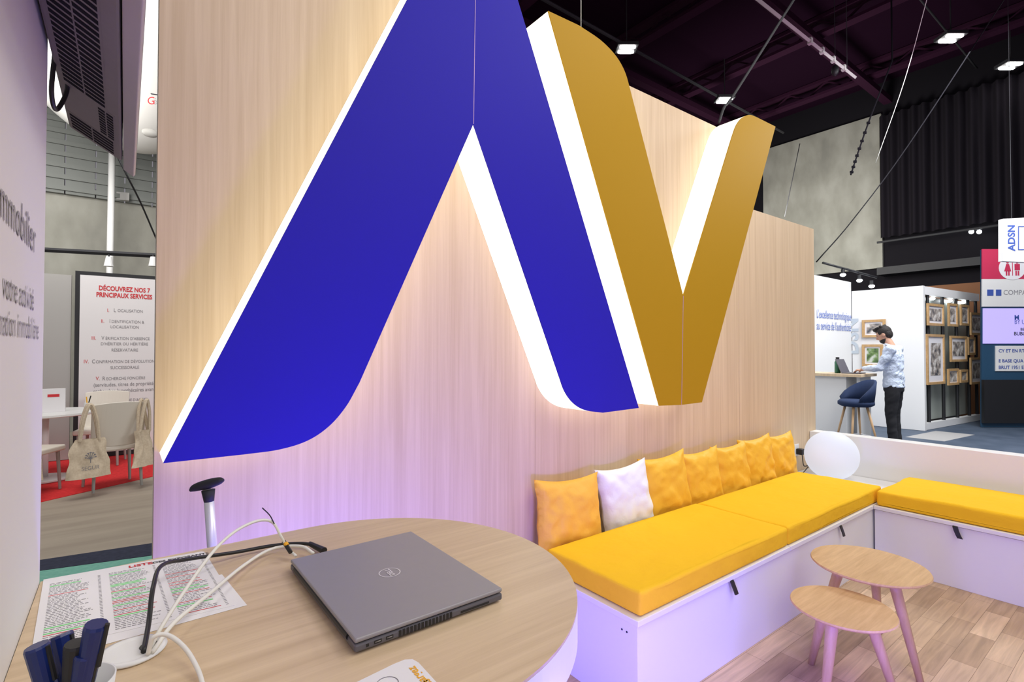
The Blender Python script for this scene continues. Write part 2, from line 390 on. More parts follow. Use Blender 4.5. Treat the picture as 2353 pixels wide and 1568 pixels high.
p, q = onY(1088,285,YF), onY(1092,0,YF); q2 = p + (q-p)*((zt-p.z)/(q.z-p.z))
b = NB(); prism(b, [(p.x-.0014,YF-.001,p.z),(p.x+.0014,YF-.001,p.z),(q2.x+.0014,YF-.001,zt),(q2.x-.0014,YF-.001,zt)], (0,.0012,0)); mk('seam', b, M['seam'], tA, world=True)
V = [(1260,25)] + [(p[0],p[1]) for p in arc([(1330,58),(1380,92),(1415,128),(1436,165),(1448,205)])] + [(1570,680)] \
  + [(p[0],p[1]) for p in arc([(1683,312),(1692,288),(1705,271),(1722,264),(1738,269)])] + [(1782,291), (1613,925), (1566,931), (1515,933)]
tV = letter(V, M['gold'], 'letter_v', 'giant mustard gold letter shaped like a V with glowing white sides')
p, q = onY(1570,680,YF), onY(1566,931,YF)
b = NB(); prism(b, [(p.x-.0012,YF-.001,p.z),(p.x+.0012,YF-.001,p.z),(q.x+.0012,YF-.001,q.z),(q.x-.0012,YF-.001,q.z)], (0,.0012,0)); mk('seam', b, M['seam'], tV, world=True)

# ------------------------------------------------------------------ benches
BY = 1.295
def strap(parent, p, along, out):
    along, out = Vector(along), Vector(out); w = .0125
    b = NB(); L_ = []
    for o_, z_, s_ in ((0,.006,0),(.004,0,.0),(.008,-.02,.006),(.012,-.045,.016),(.012,-.062,.024)):
        c = p + out*o_ + Zu*z_ + along*s_
        L_.append([b.verts.new(c-along*w), b.verts.new(c+along*w), b.verts.new(c+along*w+out*.006), b.verts.new(c-along*w+out*.006)])
    for a, c in zip(L_, L_[1:]):
        for k in range(4): b.faces.new((a[k], a[(k+1)%4], c[(k+1)%4], c[k]))
    b.faces.new(L_[0][::-1]); b.faces.new(L_[-1])
    mk('strap', b, M['black'], parent, world=True)
t = thing('storage_bench', 'long white storage bench under the glowing letters along the wooden wall', 'bench', (2.9,1.68,0))
mk('body', bx(1.60, 4.865, BY+.012, WY-.003, 0, .372), M['white'], t, world=True, bevel=.002)
for a, c in ((1.588,2.838),(2.842,4.03)):
    mk('lid', bx(a, c, BY, 1.865, .377, .40), M['white'], t, world=True, bevel=.002)
mk('rear_shelf', bx(1.588, 4.865, 1.869, WY-.003, .377, .40), M['white'], t, world=True)
mk('corner_shelf', bx(4.034, 4.865, BY+.004, 1.865, .377, .40), M['white'], t, world=True)
for px, py in ((1681,1328),(1931,1203)):
    p = onY(px, py, BY); strap(t, Vector((p.x, BY+.004, .374)), (1,0,0), (0,-1,0))
for y_ in (1.36,1.385):
    mk('screw_hole', tube(NB(), [(1.598,y_,.33),(1.605,y_,.33)], .004, 8), M['dgrey'], t, world=True)
t = thing('storage_bench', 'shorter white storage bench at right angles, along the low white wall', 'bench', (4.45,.3,0))
mk('body', bx(4.045, 4.865, -.9, BY, 0, .372), M['white'], t, world=True, bevel=.002)
mk('lid', bx(4.03, 4.865, -.9, BY, .377, .40), M['white'], t, world=True, bevel=.002)
p = onX(2195,1212,4.03); strap(t, Vector((4.034,p.y,.374)), (0,-1,0), (-1,0,0))

def cushion(x0,x1,y0,y1,z0,z1,label,group):
    b = NB(); box(b, x0,x1,y0,y1,z0,z1)
    bmesh.ops.bevel(b, geom=list(b.edges), offset=.02, segments=4, affect='EDGES', profile=.6)
    bmesh.ops.triangulate(b, faces=b.faces[:])
    bmesh.ops.subdivide_edges(b, edges=[e for e in b.edges if e.calc_length() > .08], cuts=6, use_grid_fill=True)
    bmesh.ops.subdivide_edges(b, edges=[e for e in b.edges if e.calc_length() > .05], cuts=2, use_grid_fill=True)
    for v in b.verts:
        if v.co.z > z0+.02:
            q = noise.noise(v.co*6)*.006 + noise.noise(v.co*15)*.0025
            v.co.z += q; v.co.y += q*.6
    o = mk('bench_cushion', b, M['yellow'], smooth=True); tag(o, label, 'cushion', group); return o
G = 'yellow bench cushions'
cushion(1.615,2.838,1.305,1.86,.402,.50, 'nearest yellow bench cushion, its end close to the round table', G)
cushion(2.842,4.22,1.305,1.86,.402,.50, 'yellow bench cushion running to the corner beside the globe lamp', G)
cushion(4.05,4.70,-.85,1.285,.402,.50, 'yellow bench cushion on the side bench by the low white wall', G)

def pillow(x, y, w, h, T, yaw, lean, roll, m, label, seed, z0=.402, group='throw pillows along the wall'):
    n = 32; b = NB(); rnd = Vector((seed*3.1, seed*1.7, 0))
    for s in (1,-1):
        g = []
        for i in range(n+1):
            row = []
            for j in range(n+1):
                u, v = -1+2*i/n, -1+2*j/n
                X = w/2*u*(1-.10*(1-v*v)*abs(u)); Z = h/2*v*(1-.12*(1-u*u)*max(0,v)-.02*(1-u*u))
                th = T*((1-u**4)*(1-v**4))**.5*(.72+.28*(1-(u*u+v*v)/2))*(1-.18*v)
                ed = (1-max(abs(u),abs(v)))
                rad = math.atan2(v,u)
                wr = (noise.noise(Vector((u*2.2,v*2.2,s))+rnd)*.014+noise.noise(Vector((u*5,v*5,s))+rnd)*.007+.004*math.sin(rad*9+seed)*(u*u+v*v))*min(1,ed*5+.1)
                row.append(b.verts.new((X+noise.noise(Vector((v*3,0,u))+rnd)*.008, s*th+wr, Z)))
            g.append(row)
        for i in range(n):
            for j in range(n): b.faces.new((g[i][j], g[i+1][j], g[i+1][j+1], g[i][j+1]))
    bmesh.ops.remove_doubles(b, verts=b.verts, dist=.0001)
    b.transform(Euler((lean, roll, 0)).to_matrix().to_4x4()); zm = min(v.co.z for v in b.verts)
    b.transform(Matrix.Translation((0,0,-zm)))
    o = mk('throw_pillow', b, m, smooth=True); o.location = (x, y, z0); o.rotation_euler = (0,0,yaw)
    tag(o, label, 'pillow', group)
PL = [(1.85,1.955,.43,.385,.062,-.08,-.12,.03,M['pillow2'],'orange throw pillow standing alone at the near end of the bench'),
 (2.285,1.950,.385,.385,.058,-.12,-.14,-.08,M['pillow_w'],'white throw pillow between the orange and mustard ones'),
 (2.655,1.950,.41,.40,.058,-.10,-.12,-.06,M['pillow'],'mustard throw pillow directly right of the white one'),
 (3.03,1.950,.395,.385,.056,-.12,-.12,-.05,M['pillow'],'second mustard throw pillow from the white one'),
 (3.40,1.950,.39,.385,.056,-.10,-.12,-.03,M['pillow'],'third mustard throw pillow from the white one'),
 (3.765,1.950,.385,.395,.054,-.12,-.12,-.06,M['pillow'],'fourth mustard throw pillow, second from the globe lamp'),
 (4.12,1.950,.39,.39,.054,-.10,-.12,-.03,M['pillow'],'mustard throw pillow nearest the globe lamp')]
for i, a in enumerate(PL): pillow(*a, i+1)

t = thing('globe_lamp', 'glowing white globe lamp in the corner of the white benches', 'lamp', (4.55,1.75,.401))
mk('globe', ball(NB(), (0,0,.197), .192,.192,.192, n=48), M['lamp'], t, smooth=True)
mk('base', lathe(NB(), [(.06,0),(.06,.012)], n=24), M['white'], t)
p = onY(1829,1037,WY)
t = thing('wall_socket', 'white wall socket with a black plug beside the globe lamp', 'socket', (p.x, WY-.002, p.z))
mk('plate', bx(p.x-.04,p.x+.04,WY-.008,WY-.001,p.z-.04,p.z+.06), M['white'], t, world=True, bevel=.002)
mk('plug', bx(p.x-.02,p.x+.03,WY-.06,WY-.008,p.z-.025,p.z+.025), M['black'], t, world=True, bevel=.006)
mk('cord', tube(NB(), spline([(p.x,WY-.05,p.z-.02),(p.x+.03,WY-.05,p.z-.12),(p.x+.10,WY-.06,.45),(4.5,1.96,.408)]), .004, 6), M['black'], t, world=True)

# ------------------------------------------------------------------ coffee tables
def coffee(x, y, z, R, angs, label):
    t = thing('coffee_table', label, 'coffee table', (x,y,0), 0, 'round three-legged coffee tables')
    mk('tabletop', lathe(NB(), [(R-.03,z-.022),(R-.006,z-.012),(R,z-.006),(R-.003,z)], n=72), M['stoolwood'], t)
    for a in angs:
        a = math.radians(a); c, s = math.cos(a), math.sin(a)
        mk('leg', tube(NB(), [((R*.52)*c,(R*.52)*s,z-.022),((R*.54)*c,(R*.54)*s,z-.06),((R*.98)*c,(R*.98)*s,0)], [.021,.023,.014], 16), M['legwood'], t, smooth=True)
    b = NB()
    for a in angs:
        a = math.radians(a); tube(b, [(0,0,z-.03),((R*.5)*math.cos(a),(R*.5)*math.sin(a),z-.03)], .012, 8)
    mk('under_brace', b, M['legwood'], t)
coffee(2.865,.944,.42,.242,(248,128,8),'taller and larger round oak coffee table with splayed legs')
coffee(2.445,.905,.358,.196,(300,180,60),'lower and smaller round oak coffee table nearest the camera')

# ------------------------------------------------------------------ tall round-ended table
TZ = 1.02; cx, cy, R = .346, .905, .385
poly = [(PX+.001, cy-R), ] + [(cx+R*math.cos(a), cy+R*math.sin(a)) for a in [(-PI/2)+PI*k/64 for k in range(65)]] + [(PX+.001, cy+R)]
t = thing('high_table', 'tall light oak table with a rounded end fixed to the white panel', 'table', (.2,cy,0))
b = NB(); prism(b, [(x,y,TZ) for x,y in poly], (0,0,-.004)); mk('tabletop', b, M['tablewood'], t, world=True)
b = NB(); prism(b, [(x,y,TZ-.0045) for x,y in poly], (0,0,-.062)); mk('edge_band', b, M['white'], t, world=True)
b = NB(); lathe(b, [(.06,.0),(.06,.95)], (.3,cy,0), 32); mk('column', b, M['white'], t, world=True, smooth=False)
b = NB(); lathe(b, [(.24,0),(.24,.012),(.05,.02)], (.3,cy,0), 40); mk('foot_plate', b, M['white'], t, world=True)

# laptop
LZ = TZ+.023
q1, q2, q3, q4 = [onZ(*p, LZ) for p in ((667,1287),(945,1221),(1160,1356),(812,1466))]
c = (q1+q2+q3+q4)/4; ex = ((q4-q1)+(q3-q2)); ex.z = 0; Lx = ex.length/2; ex.normalize()
ey = Vector((-ex.y, ex.x, 0)); Ly = abs(((q2-q1)+(q3-q4)).dot(ey))/2
ang = math.atan2(ex.y, ex.x)
t = thing('laptop', 'closed grey laptop with a round silver logo on the oak table', 'laptop', (c.x,c.y,TZ+.0005), ang)
hx, hy = Lx/2, Ly/2
sg = 1 if (q2-q1).dot(ey) > 0 else -1
mk('base', bx(-hx,hx,-hy,hy,.003,.0145), M['laptopd'], t, bevel=.003)
mk('lid', bx(-hx,hx,-hy,hy,.0160,.0232), M['laptop'], t, bevel=.003, seg=3)
b = NB(); tube(b, [(-hx+.03,-sg*(hy-.003),.0135),(hx-.03,-sg*(hy-.003),.0135)], .0055, 10); mk('hinge', b, M['black'], t)
def port(y0,y1,z0,z1,m=M['black'],nm='port'): mk(nm, bx(hx-.002,hx+.0006,min(y0,y1),max(y0,y1),z0,z1), m, t)
port(-sg*.108,-sg*.112,.007,.011)
for k in (-.100,-.082): port(sg*k, sg*(k+.011), .007,.0115); port(sg*(k+.0015), sg*(k+.0095), .0085,.010, M['silver'], 'port_tongue')
b = NB()
for k in range(15): box(b, hx-.002,hx+.0006, min(sg*(-.062+k*.0062),sg*(-.0580+k*.0062)), max(sg*(-.062+k*.0062),sg*(-.0580+k*.0062)), .0045,.0132)
mk('vent', b, M['black'], t)
port(sg*.045,sg*.10,.006,.009, nm='card_slot')
b = NB()
ring = [(math.cos(2*PI*k/48), math.sin(2*PI*k/48)) for k in range(48)]
o1 = [b.verts.new((x*.0195,y*.0195,.0236)) for x,y in ring]; o2 = [b.verts.new((x*.0178,y*.0178,.0236)) for x,y in ring]
for k in range(48): b.faces.new((o1[k],o1[(k+1)%48],o2[(k+1)%48],o2[k]))
mk('logo_ring', b, M['silver'], t)
m4 = full(t)
xd = (m4.to_3x3() @ Vector((-1,0,0))); upv = (m4.to_3x3() @ Vector((0,-1,0)))
oc = m4 @ Vector((0,0,.0233))
text('DELL', .0135, M['silver'], oc - upv*.0046, xd, upv, t, 'CENTER', 'logo_lettering', bold=.03, lift=.0006)
for sx in (-1,1):
    for sy in (-1,1): mk('rubber_foot', bx(sx*(hx-.03)-.01,sx*(hx-.03)+.01,sy*(hy-.02)-.004,sy*(hy-.02)+.004,0,.003), M['black'], t)

# grommet + cables
def Q(px, py, h=.0): return onZ(px, py, TZ+h)
gc = Q(303,1502)
t = thing('cable_grommet', 'white round cable grommet set in the oak table', 'grommet', gc)
b = NB()
lathe(b, [(.034,.001),(.040,.001),(.042,.004),(.034,.006),(.030,.004)], (0,0,0), 40); mk('ring', b, M['white'], t, smooth=True)
mk('cover', lathe(NB(), [(.0295,.001),(.0295,.004),(.0,.0045)], n=32), M['white'], t)
mk('opening', lathe(NB(), [(.012,.0046),(.012,.0052)], Q(343,1492)-gc, 20), M['black'], t)
def cable(pts, r, m, label, nm='cable'):
    t = thing(nm, label, 'cable', pts[0]); mk('wire', tube(NB(), spline(pts, 8), r, 8), m, t, world=True, smooth=True); return t
t = cable([Q(330,1498,.008),Q(342,1430,.02),Q(352,1350,.05),Q(372,1300,.05),Q(430,1286,.03),Q(540,1270,.012),Q(630,1254,.010),Q(700,1250,.010),Q(738,1262,.010)], .0035, M['black'], 'thick black power cable running from the grommet to the laptop')
mk('plug', tube(NB(), [Q(712,1250,.010), Q(745,1266,.010)], [.005,.007], 8), M['black'], t, world=True)
t = cable([Q(345,1492,.008),Q(372,1440,.03),Q(430,1350,.06),Q(490,1268,.08),Q(540,1222,.09),Q(590,1198,.09),Q(625,1200,.08),Q(645,1232,.05),Q(662,1262,.02),Q(680,1278,.012)], .0028, M['cablew'], 'white cable arching high above the table to the laptop corner')
mk('connector', tube(NB(), [Q(652,1245,.035),Q(668,1270,.02)], .0042, 8), M['black'], t, world=True)
mk('yellow_band', tube(NB(), [Q(656,1249,.033),Q(660,1255,.029)], .0046, 8), M['orange'], t, world=True)
mk('loose_tail', tube(NB(), spline([Q(630,1204,.08),Q(620,1185,.09),Q(603,1168,.095)]), .0012, 6), M['black'], t, world=True)
cable([Q(350,1500,.008),Q(400,1432,.02),Q(475,1370,.02),Q(560,1300,.012),Q(625,1262,.012),Q(690,1256,.018),Q(720,1272,.012)], .0032, M['cablew'], 'flat white cable lying across the paper list towards the laptop')
cable([Q(340,1504,.008),Q(352,1466,.03),Q(385,1460,.03),Q(425,1490,.02),Q(455,1540,.01),Q(470,1590,.005)], .0030, M['cablew'], 'short white cable curling from the grommet towards the near edge')

# paper list
c1, c2, c3 = Q(100,1334), Q(470,1268), Q(545,1392)
ux = (c2-c1).normalized(); uy = (c2-c3).normalized()
W_, H_ = (c2-c1).length, (c3-c2).length
t = thing('paper_list', 'white printed exhibitor list with green highlights under the cables', 'paper', (c1+c3)/2)
o_ = c1 + (c3-c2)
o_.z = TZ+.0008
def PP(u, v, h=.0): return o_ + ux*(u*W_) + uy*(v*H_) + Zu*h
rc_ = [PP(0,0)]+[PP(.985,0),PP(.997,.015),PP(1,.05),PP(.998,.95),PP(.994,.985),PP(.98,1),PP(0,1)]
b = NB(); prism(b, rc_, (0,0,.0006)); mk('sheet', b, M['paper'], t, world=True)
b = NB(); prism(b, [PP(.05,-.12,-.0004),PP(1.05,-.03,-.0004),PP(1.02,.5,-.0004),PP(.03,.5,-.0004)], (0,0,.0003)); mk('lower_sheet', b, M['paper'], t, world=True)
text('LISTE', .017, M['red'], PP(.49,.925,.0008), ux, uy, t, bold=.03, lift=.0004)
text('DES EXPOSANTS', .013, M['ink'], PP(.64,.925,.0008), ux, uy, t, bold=.03, lift=.0004)
bi = NB()
def strip(b, u0, u1, v, hgt): prism(b, [PP(u0,v,.0008),PP(u1,v,.0008),PP(u1,v+hgt,.0008),PP(u0,v+hgt,.0008)], (0,0,.0002))
for col, (a, e) in enumerate(((.04,.33),(.37,.66),(.69,.97))):
    for k in range(40):
        v = .885-.0218*k
        rr = random.random(); u = a; lim = e-.05-random.random()*.09
        if rr > .88:
            bg = NB(); strip(bg, a, lim, v-.002, .011); mk('highlight', bg, M['green'], t, world=True)
        elif rr < .13:
            bg = NB(); strip(bg, a, lim, v, .006); mk('red_line', bg, M['red'], t, world=True)
        else:
            while u < lim:
                w = .008+random.random()*.022; strip(bi, u, min(lim,u+w), v, .0055); u += w+.006
        strip(bi, e-.025, e-.01, v, .0055)
mk('print', bi, M['inkg'], t, world=True)

# card at the near edge
t = thing('info_card', 'white card with orange print at the near edge of the table', 'card', Q(920,1560))
b = NB()
prism(b, [Q(815,1572,.001),Q(905,1528,.001),Q(930,1518,.001),Q(948,1517,.001),Q(962,1525,.001),Q(1012,1580,.001),Q(1060,1640,.001),Q(930,1690,.001)], (0,0,.001)); mk('card', b, M['paper'], t, world=True)
d_ = (Q(1000,1566)-Q(962,1524)).normalized(); u_ = Vector((-d_.y, d_.x, 0))
text('Rechargez', .017, M['orange'], Q(952,1531,.002), -d_, -u_, t, 'RIGHT', bold=.02, lift=.0004)
text('les étiquettes', .017, M['orange'], Q(984,1560,.002), -d_, -u_, t, 'RIGHT', bold=.02, lift=.0004)
cc_ = Q(890,1572,.0022); b = NB(); tube(b, [cc_+Vector((.014*math.cos(2*PI*k/32),.014*math.sin(2*PI*k/32),0)) for k in range(33)], .0006, 5); mk('printed_ring', b, M['inkg'], t, world=True)

# pen cup
pc = Q(168,1690)
t = thing('pen_cup', 'white cup holding dark pens in the near left corner of the table', 'cup', pc)
mk('cup', lathe(NB(), [(.030,0),(.038,.058),(.036,.058),(.028,.004)], n=32), M['white'], t, smooth=True)
tops = [(84,1484),(140,1458),(176,1478),(222,1434),(112,1492),(200,1500)]
dC = (pc-CO).dot(FW)
for i, (px, py) in enumerate(tops):
    e = atD(px, py, dC+(.022 if i in (1,4) else -.012)); base = pc + RT*((px-160)*.00014) + FW*((.010 if i in (1,4) else -.008)) + Zu*.012
    tt = thing('pen', ['thick dark blue pen leaning left in the white cup','dark pen second from the left in the white cup','black pen in the middle of the white cup','tall blue and black pen leaning right in the white cup','short dark pen behind the others in the cup','short black pen leaning right in the cup'][i], 'pen', base, 0, 'pens in the white cup')
    mk('barrel', tube(NB(), [base, base.lerp(e,.45)], .0065, 8), M['black'], tt, world=True)
    mk('cap', tube(NB(), [base.lerp(e,.45), e.lerp(base,.03), e], [.0095,.0115,.0105], 14), M['penblue'] if i in (0,1,3,5) else M['black'], tt, world=True)
    mk('clip', tube(NB(), [base.lerp(e,.6)+RT*.0115, e+RT*.012], .0025, 6), M['black'], tt, world=True)

# telescopic handle behind the table
hp = atD(478,1118,1.42); hp2 = atD(490,1290,1.42)
t = thing('pole_handle', 'silver pole with a dark grip standing behind the oak table', 'handle', (hp2.x,hp2.y,0))
b = NB(); tube(b, [(hp2.x,hp2.y,.0),(hp2.x,hp2.y,hp2.z-.1),hp2,hp.lerp(hp2,.18)], .0125, 16); mk('pole', b, M['silver'], t, world=True, smooth=True)
mk('collar', tube(NB(), [hp.lerp(hp2,.22), hp.lerp(hp2,.05)], [.012,.017], 16), M['dgrey'], t, world=True, smooth=True)
g0, g1 = atD(437,1128,1.42), atD(514,1104,1.42)
mk('grip', tube(NB(), spline([g0, g0.lerp(g1,.15)+Zu*.004, hp+Zu*.006, g0.lerp(g1,.85)+Zu*.002, g1],4), [.004,.006,.008,.0095,.0105,.0115,.0125,.013,.0135,.013,.0125,.0115,.0105,.0095,.008,.006,.004], 12), M['dgrey'], t, world=True, smooth=True)
mk('foot_disc', lathe(NB(), [(.12,0),(.12,.01),(.02,.02)], (hp2.x,hp2.y,0), 24), M['dgrey'], t, world=True)

# ------------------------------------------------------------------ wall mounted screen (seen from below)
t = thing('mounted_screen', 'black flat display on the white panel seen from below with vent slots', 'television', (-.05,1.17,1.92))
ya, yb = .45, 1.72
def sect(pts, y0, y1):
    b = NB(); prism(b, [(p[0],y0,p[1]) for p in pts], (0,y1-y0,0)); return b
mk('rear_housing', sect([(-.115,2.00),(-.010,1.936),(-.010,2.5),(-.115,2.42)], ya, yb-.06), M['tv'], t, world=True, bevel=.006)
mk('rear_step', sect([(-.085,2.008),(-.010,1.962),(-.010,2.5),(-.085,2.42)], yb-.06, yb-.01), M['tv'], t, world=True, bevel=.004)
mk('bezel', sect([(-.008,1.934),(.014,1.918),(.018,1.925),(.018,2.66),(-.008,2.66)], ya-.05, yb), M['rim'], t, world=True, bevel=.002)
mk('screen', bx(.0182,.0192,ya-.03,yb-.02,1.945,2.64), M['black'], t, world=True)
def U(w, s, h=0):
    a = Vector((-.115, s, 2.00)); c_ = Vector((-.010, s, 1.936)); nrm = Vector((-.064,0,-.105)).normalized()
    return a.lerp(c_, w) + nrm*h
for (s0,s1,w0,w1,st) in ((.80,1.36,.12,.74,.020),(1.375,1.53,.62,.86,.016),(1.545,1.63,.08,.84,.020)):
    gr = NB(); prism(gr, [U(w0-.03,s0-.01,.0003),U(w1+.03,s0-.01,.0003),U(w1+.03,s1+.005,.0003),U(w0-.03,s1+.005,.0003)], (0,0,.0002))
    mk('vent_recess', gr, M['tv'], t, world=True)
    b = NB(); s = s0
    while s < s1:
        for (wa, wb) in ((w0,(w0+w1)/2-.012),((w0+w1)/2+.012,w1)): prism(b, [U(wa,s,.0008),U(wb,s,.0008),U(wb,s+st*.62,.0008),U(wa,s+st*.62,.0008)], (0,0,.0003))
        s += st
    mk('vent_slots', b, M['blackm'], t, world=True)
mk('wall_bracket', bx(-.1205,-.1155,1.0,1.25,2.1,2.35), M['dgrey'], t, world=True)
mk('cable_loop', tube(NB(), spline([(-.112,1.30,2.02),(-.118,1.32,1.95),(-.114,1.36,1.93),(-.10,1.38,1.98),(-.10,1.36,2.02)]), .004, 8), M['black'], t, world=True)

# ------------------------------------------------------------------ left opening: neighbouring stand
PYY = 8.9
def PT(px, py): return onY(px, py, PYY)
x0 = PT(172,700).x; x1 = -x0+.02
t = thing('poster_board', 'tall white service list board with red heading in a dark frame', 'poster', (0,PYY,0))
ztp = PT(172,622).z
mk('frame', bx(x0,x1,PYY+.002,PYY+.06,0,ztp), M['dgrey'], t, world=True)
mk('sheet', bx(x0+.05,x1-.05,PYY-.004,PYY+.001,.06,ztp-.05), M['paper'], t, world=True)
def pt(s, y, size, m, x=287, al='CENTER', bold=0, xs=.7):
    p = onY(x, y, PYY-.006); text(s, size, m, p, Xv, Zu, t, al, bold=bold, xs=xs)
pt('DÉCOUVREZ NOS 7', 670, .088, M['red'], bold=.03, xs=.72); pt('PRINCIPAUX SERVICES', 685, .088, M['red'], bold=.03, xs=.70)
for n_, s, x, y in (('I.','LOCALISATION',246,717),('II.','IDENTIFICATION &',232,742),('III.',"VÉRIFICATION D'ABSENCE",210,781),('IV.','CONFIRMATION DE DÉVOLUTION',192,835),('V.','RECHERCHE FONCIÈRE',220,874)):
    pt(n_, y, .068, M['red'], x=x, al='LEFT', xs=.75); pt(s[0], y, .072, M['inkg'], x=x+7+len(n_)*4, al='LEFT', xs=.72); pt(s[1:], y, .056, M['inkg'], x=x+7+len(n_)*4+(5 if s[0]=='I' else 9), al='LEFT', xs=.78)
for s, y in (('LOCALISATION',755),("D'HÉRITIER OU HÉRITIÈRE",794),('RÉSERVATAIRE',808),('SUCCESSORALE',848)): pt(s, y, .058, M['inkg'], xs=.78)
for s, y in (('(servitudes, titres de propriété,',887),('recherches hypothécaires avant',901)): pt(s, y, .072, M['inkg'], xs=.74)
for s, y in (("RECHERCHE D'ACTIFS",923),('BANCAIRES',936),('CONSTAT DE',961)): pt(s, y, .058, M['inkg'], x=298)
b = NB(); box(b, x0-2.2, x0-.04, PYY+.05, PYY+.12, 0, PT(172,632).z); tag(mk('partition', b, M['greybooth']), 'plain grey partition panel left of the service list board', 'partition')

t = thing('round_table', 'white round table at the neighbouring red carpet stand', 'table', (-.72,7.75,0))
mk('tabletop', lathe(NB(), [(.48,.72),(.5,.73),(.5,.75)], n=48), M['white'], t); mk('column', lathe(NB(), [(.05,.02),(.05,.72)], n=20), M['white'], t, smooth=True)
mk('base', lathe(NB(), [(.26,0),(.26,.015),(.05,.03)], n=32), M['white'], t)
t = thing('leaflet_holder', 'small white leaflet holder with red print on the round table', 'holder', (-.62,7.7,.751))
mk('holder', bx(-.11,.09,-.03,.03,0,.26), M['paper'], t); mk('red_print', bx(-.06,.04,-.032,-.0305,.17,.2), M['red'], t)
t = thing('pen_pot', 'small pot of pens on the white round table near the chair', 'pot', (-.34,7.75,.751))
mk('pot', lathe(NB(), [(.03,0),(.035,.08)], n=16), M['white'], t); mk('pen', tube(NB(), [(0,0,.03),(.03,0,.16)], .006), M['black'], t); mk('pen', tube(NB(), [(0,0,.03),(-.01,.01,.15)], .006), M['orange'], t)
def chair(x, y, rz, label):
    t = thing('chair', label, 'chair', (x,y,0), rz, 'cream chairs at the neighbouring stand')
    b = NB(); box(b, -.24,.24,-.2,.23,.40,.46); mk('seat', b, M['cream'], t, bevel=.018, seg=3)
    b = NB(); rows = []
    for k in range(13):
        u = -1+2*k/12; cv = -.03*(1-u*u)
        rows.append([b.verts.new((u*.225,-.175+cv,.45)), b.verts.new((u*.235,-.26+cv,.91-.02*u*u)), b.verts.new((u*.235,-.235+cv,.91-.02*u*u)), b.verts.new((u*.225,-.15+cv,.45))])
    for a_, c2_ in zip(rows, rows[1:]):
        for k in range(4): b.faces.new((a_[k],a_[(k+1)%4],c2_[(k+1)%4],c2_[k]))
    b.faces.new(rows[0]); b.faces.new(rows[-1][::-1])
    mk('backrest', b, M['cream'], t, bevel=.006)
    for sx in (-1,1):
        for sy in (-1,1): mk('leg', tube(NB(), [(sx*.19,sy*.18,.42),(sx*.205,sy*.2,0)], [.018,.013], 10), M['steel'], t)
chair(-.09,6.93,.25,'cream chair with two tote bags hanging on its back')
chair(-.80,7.05,-.5,'cream chair at the left edge of the opening with one tote bag')
chair(-.22,8.36,PI-.2,'cream chair behind the white round table')
def tote(x, y, z, w, h, rz, label, logo=False, sl_=.30):
    t = thing('tote_bag', label, 'bag', (x,y,z), rz, 'canvas tote bags on the chairs')
    b = NB(); n = 18
    for s in (-1,1):
        g = []
        for i in range(n+1):
            r_ = []
            for j in range(n+1):
                u, v = -1+2*i/n, j/n
                wd = w/2*(1-.32*v**2); th = .04*(1-u*u)**.5*(1-v*.6)
                fold = .010*math.sin(u*7+v*2+x*4)*v
                r_.append(b.verts.new((u*wd+noise.noise(Vector((u*2,v*3,x*9)))*.03, s*th+fold+noise.noise(Vector((u*3,v*3,s+x*5)))*.014, v*h)))
            g.append(r_)
        for i in range(n):
            for j in range(n): b.faces.new((g[i][j],g[i+1][j],g[i+1][j+1],g[i][j+1]))
    mk('bag', b, M['tote'], t, smooth=True)
    for s in (-1,1):
        mk('strap', tube(NB(), spline([(-w*.22,s*.012,h*.96),(-w*.14,s*.03,h+sl_*.6),(0,s*.035,h+sl_),(w*.14,s*.03,h+sl_*.6),(w*.22,s*.012,h*.96)]), .016, 6), M['tote'], t)
    if logo:
        m3 = full(t); ctr = m3 @ Vector((0,-.062,h*.22))
        xr = m3.to_3x3() @ Xv
        text('SEGUR', .055, M['inkg'], ctr, xr, Zu, t, 'CENTER', 'bag_lettering', xs=.85)
        b = NB(); c0 = m3 @ Vector((0,-.060,h*.40)); tube(b, [c0, c0+Zu*.06], .004, 6)
        for k in range(7):
            a = PI*k/6; tube(b, [c0+Zu*.035, c0+Zu*(.035+.045*math.sin(a)+.02)+xr*.038*math.cos(a)], .003, 5)
            ball(b, c0+Zu*(.035+.045*math.sin(a)+.02)+xr*.038*math.cos(a), .009,.003,.007, n=8)
        mk('tree_emblem', b, M['inkg'], t, world=True)
tote(-.27,6.56,.19,.34,.38,.25,'canvas tote bag with a tree emblem hanging left on the chair', True, .34)
tote(.17,6.70,.22,.25,.38,.7,'canvas tote bag hanging on the right side of the chair', False, .32)
tote(-.76,6.70,.20,.3,.38,-.3,'canvas tote bag at the left edge of the opening')

# rigging in the left opening
D = 9.0
q = atD(252,622,D)
t = thing('white_pole', 'white vertical pole behind the neighbouring stand, under the display', 'pole', (q.x,q.y,0))
mk('pole', tube(NB(), [atD(258,330,D), q, (q.x,q.y,0)], .05, 16), M['white'], t, world=True, smooth=True)
t = thing('steel_beam', 'pale steel beam with drooping cables crossing the left opening', 'beam', atD(200,440,9.4))
a, c_ = atD(60,432,9.4), atD(297,452,9.4)
b = NB(); prism(b, [a+Zu*.09, c_+Zu*.07, c_-Zu*.07, a-Zu*.09], Vector((0,.1,0))); mk('beam', b, M['greybooth'], t, world=True)
for px in (115,158): mk('red_connector', ball(NB(), atD(px,455,9.3), .03,.03,.06), M['red'], t, world=True)
mk('drooping_cable', tube(NB(), spline([atD(110,440,9.3),atD(125,472,9.3),atD(150,478,9.3),atD(162,455,9.3),atD(180,490,9.3),atD(208,480,9.3),atD(205,450,9.3)]), .012, 6), M['black'], t, world=True)
t = thing('spotlight_rail', 'dark rail with white spotlights above the service list board', 'rail', atD(230,580,7.6))
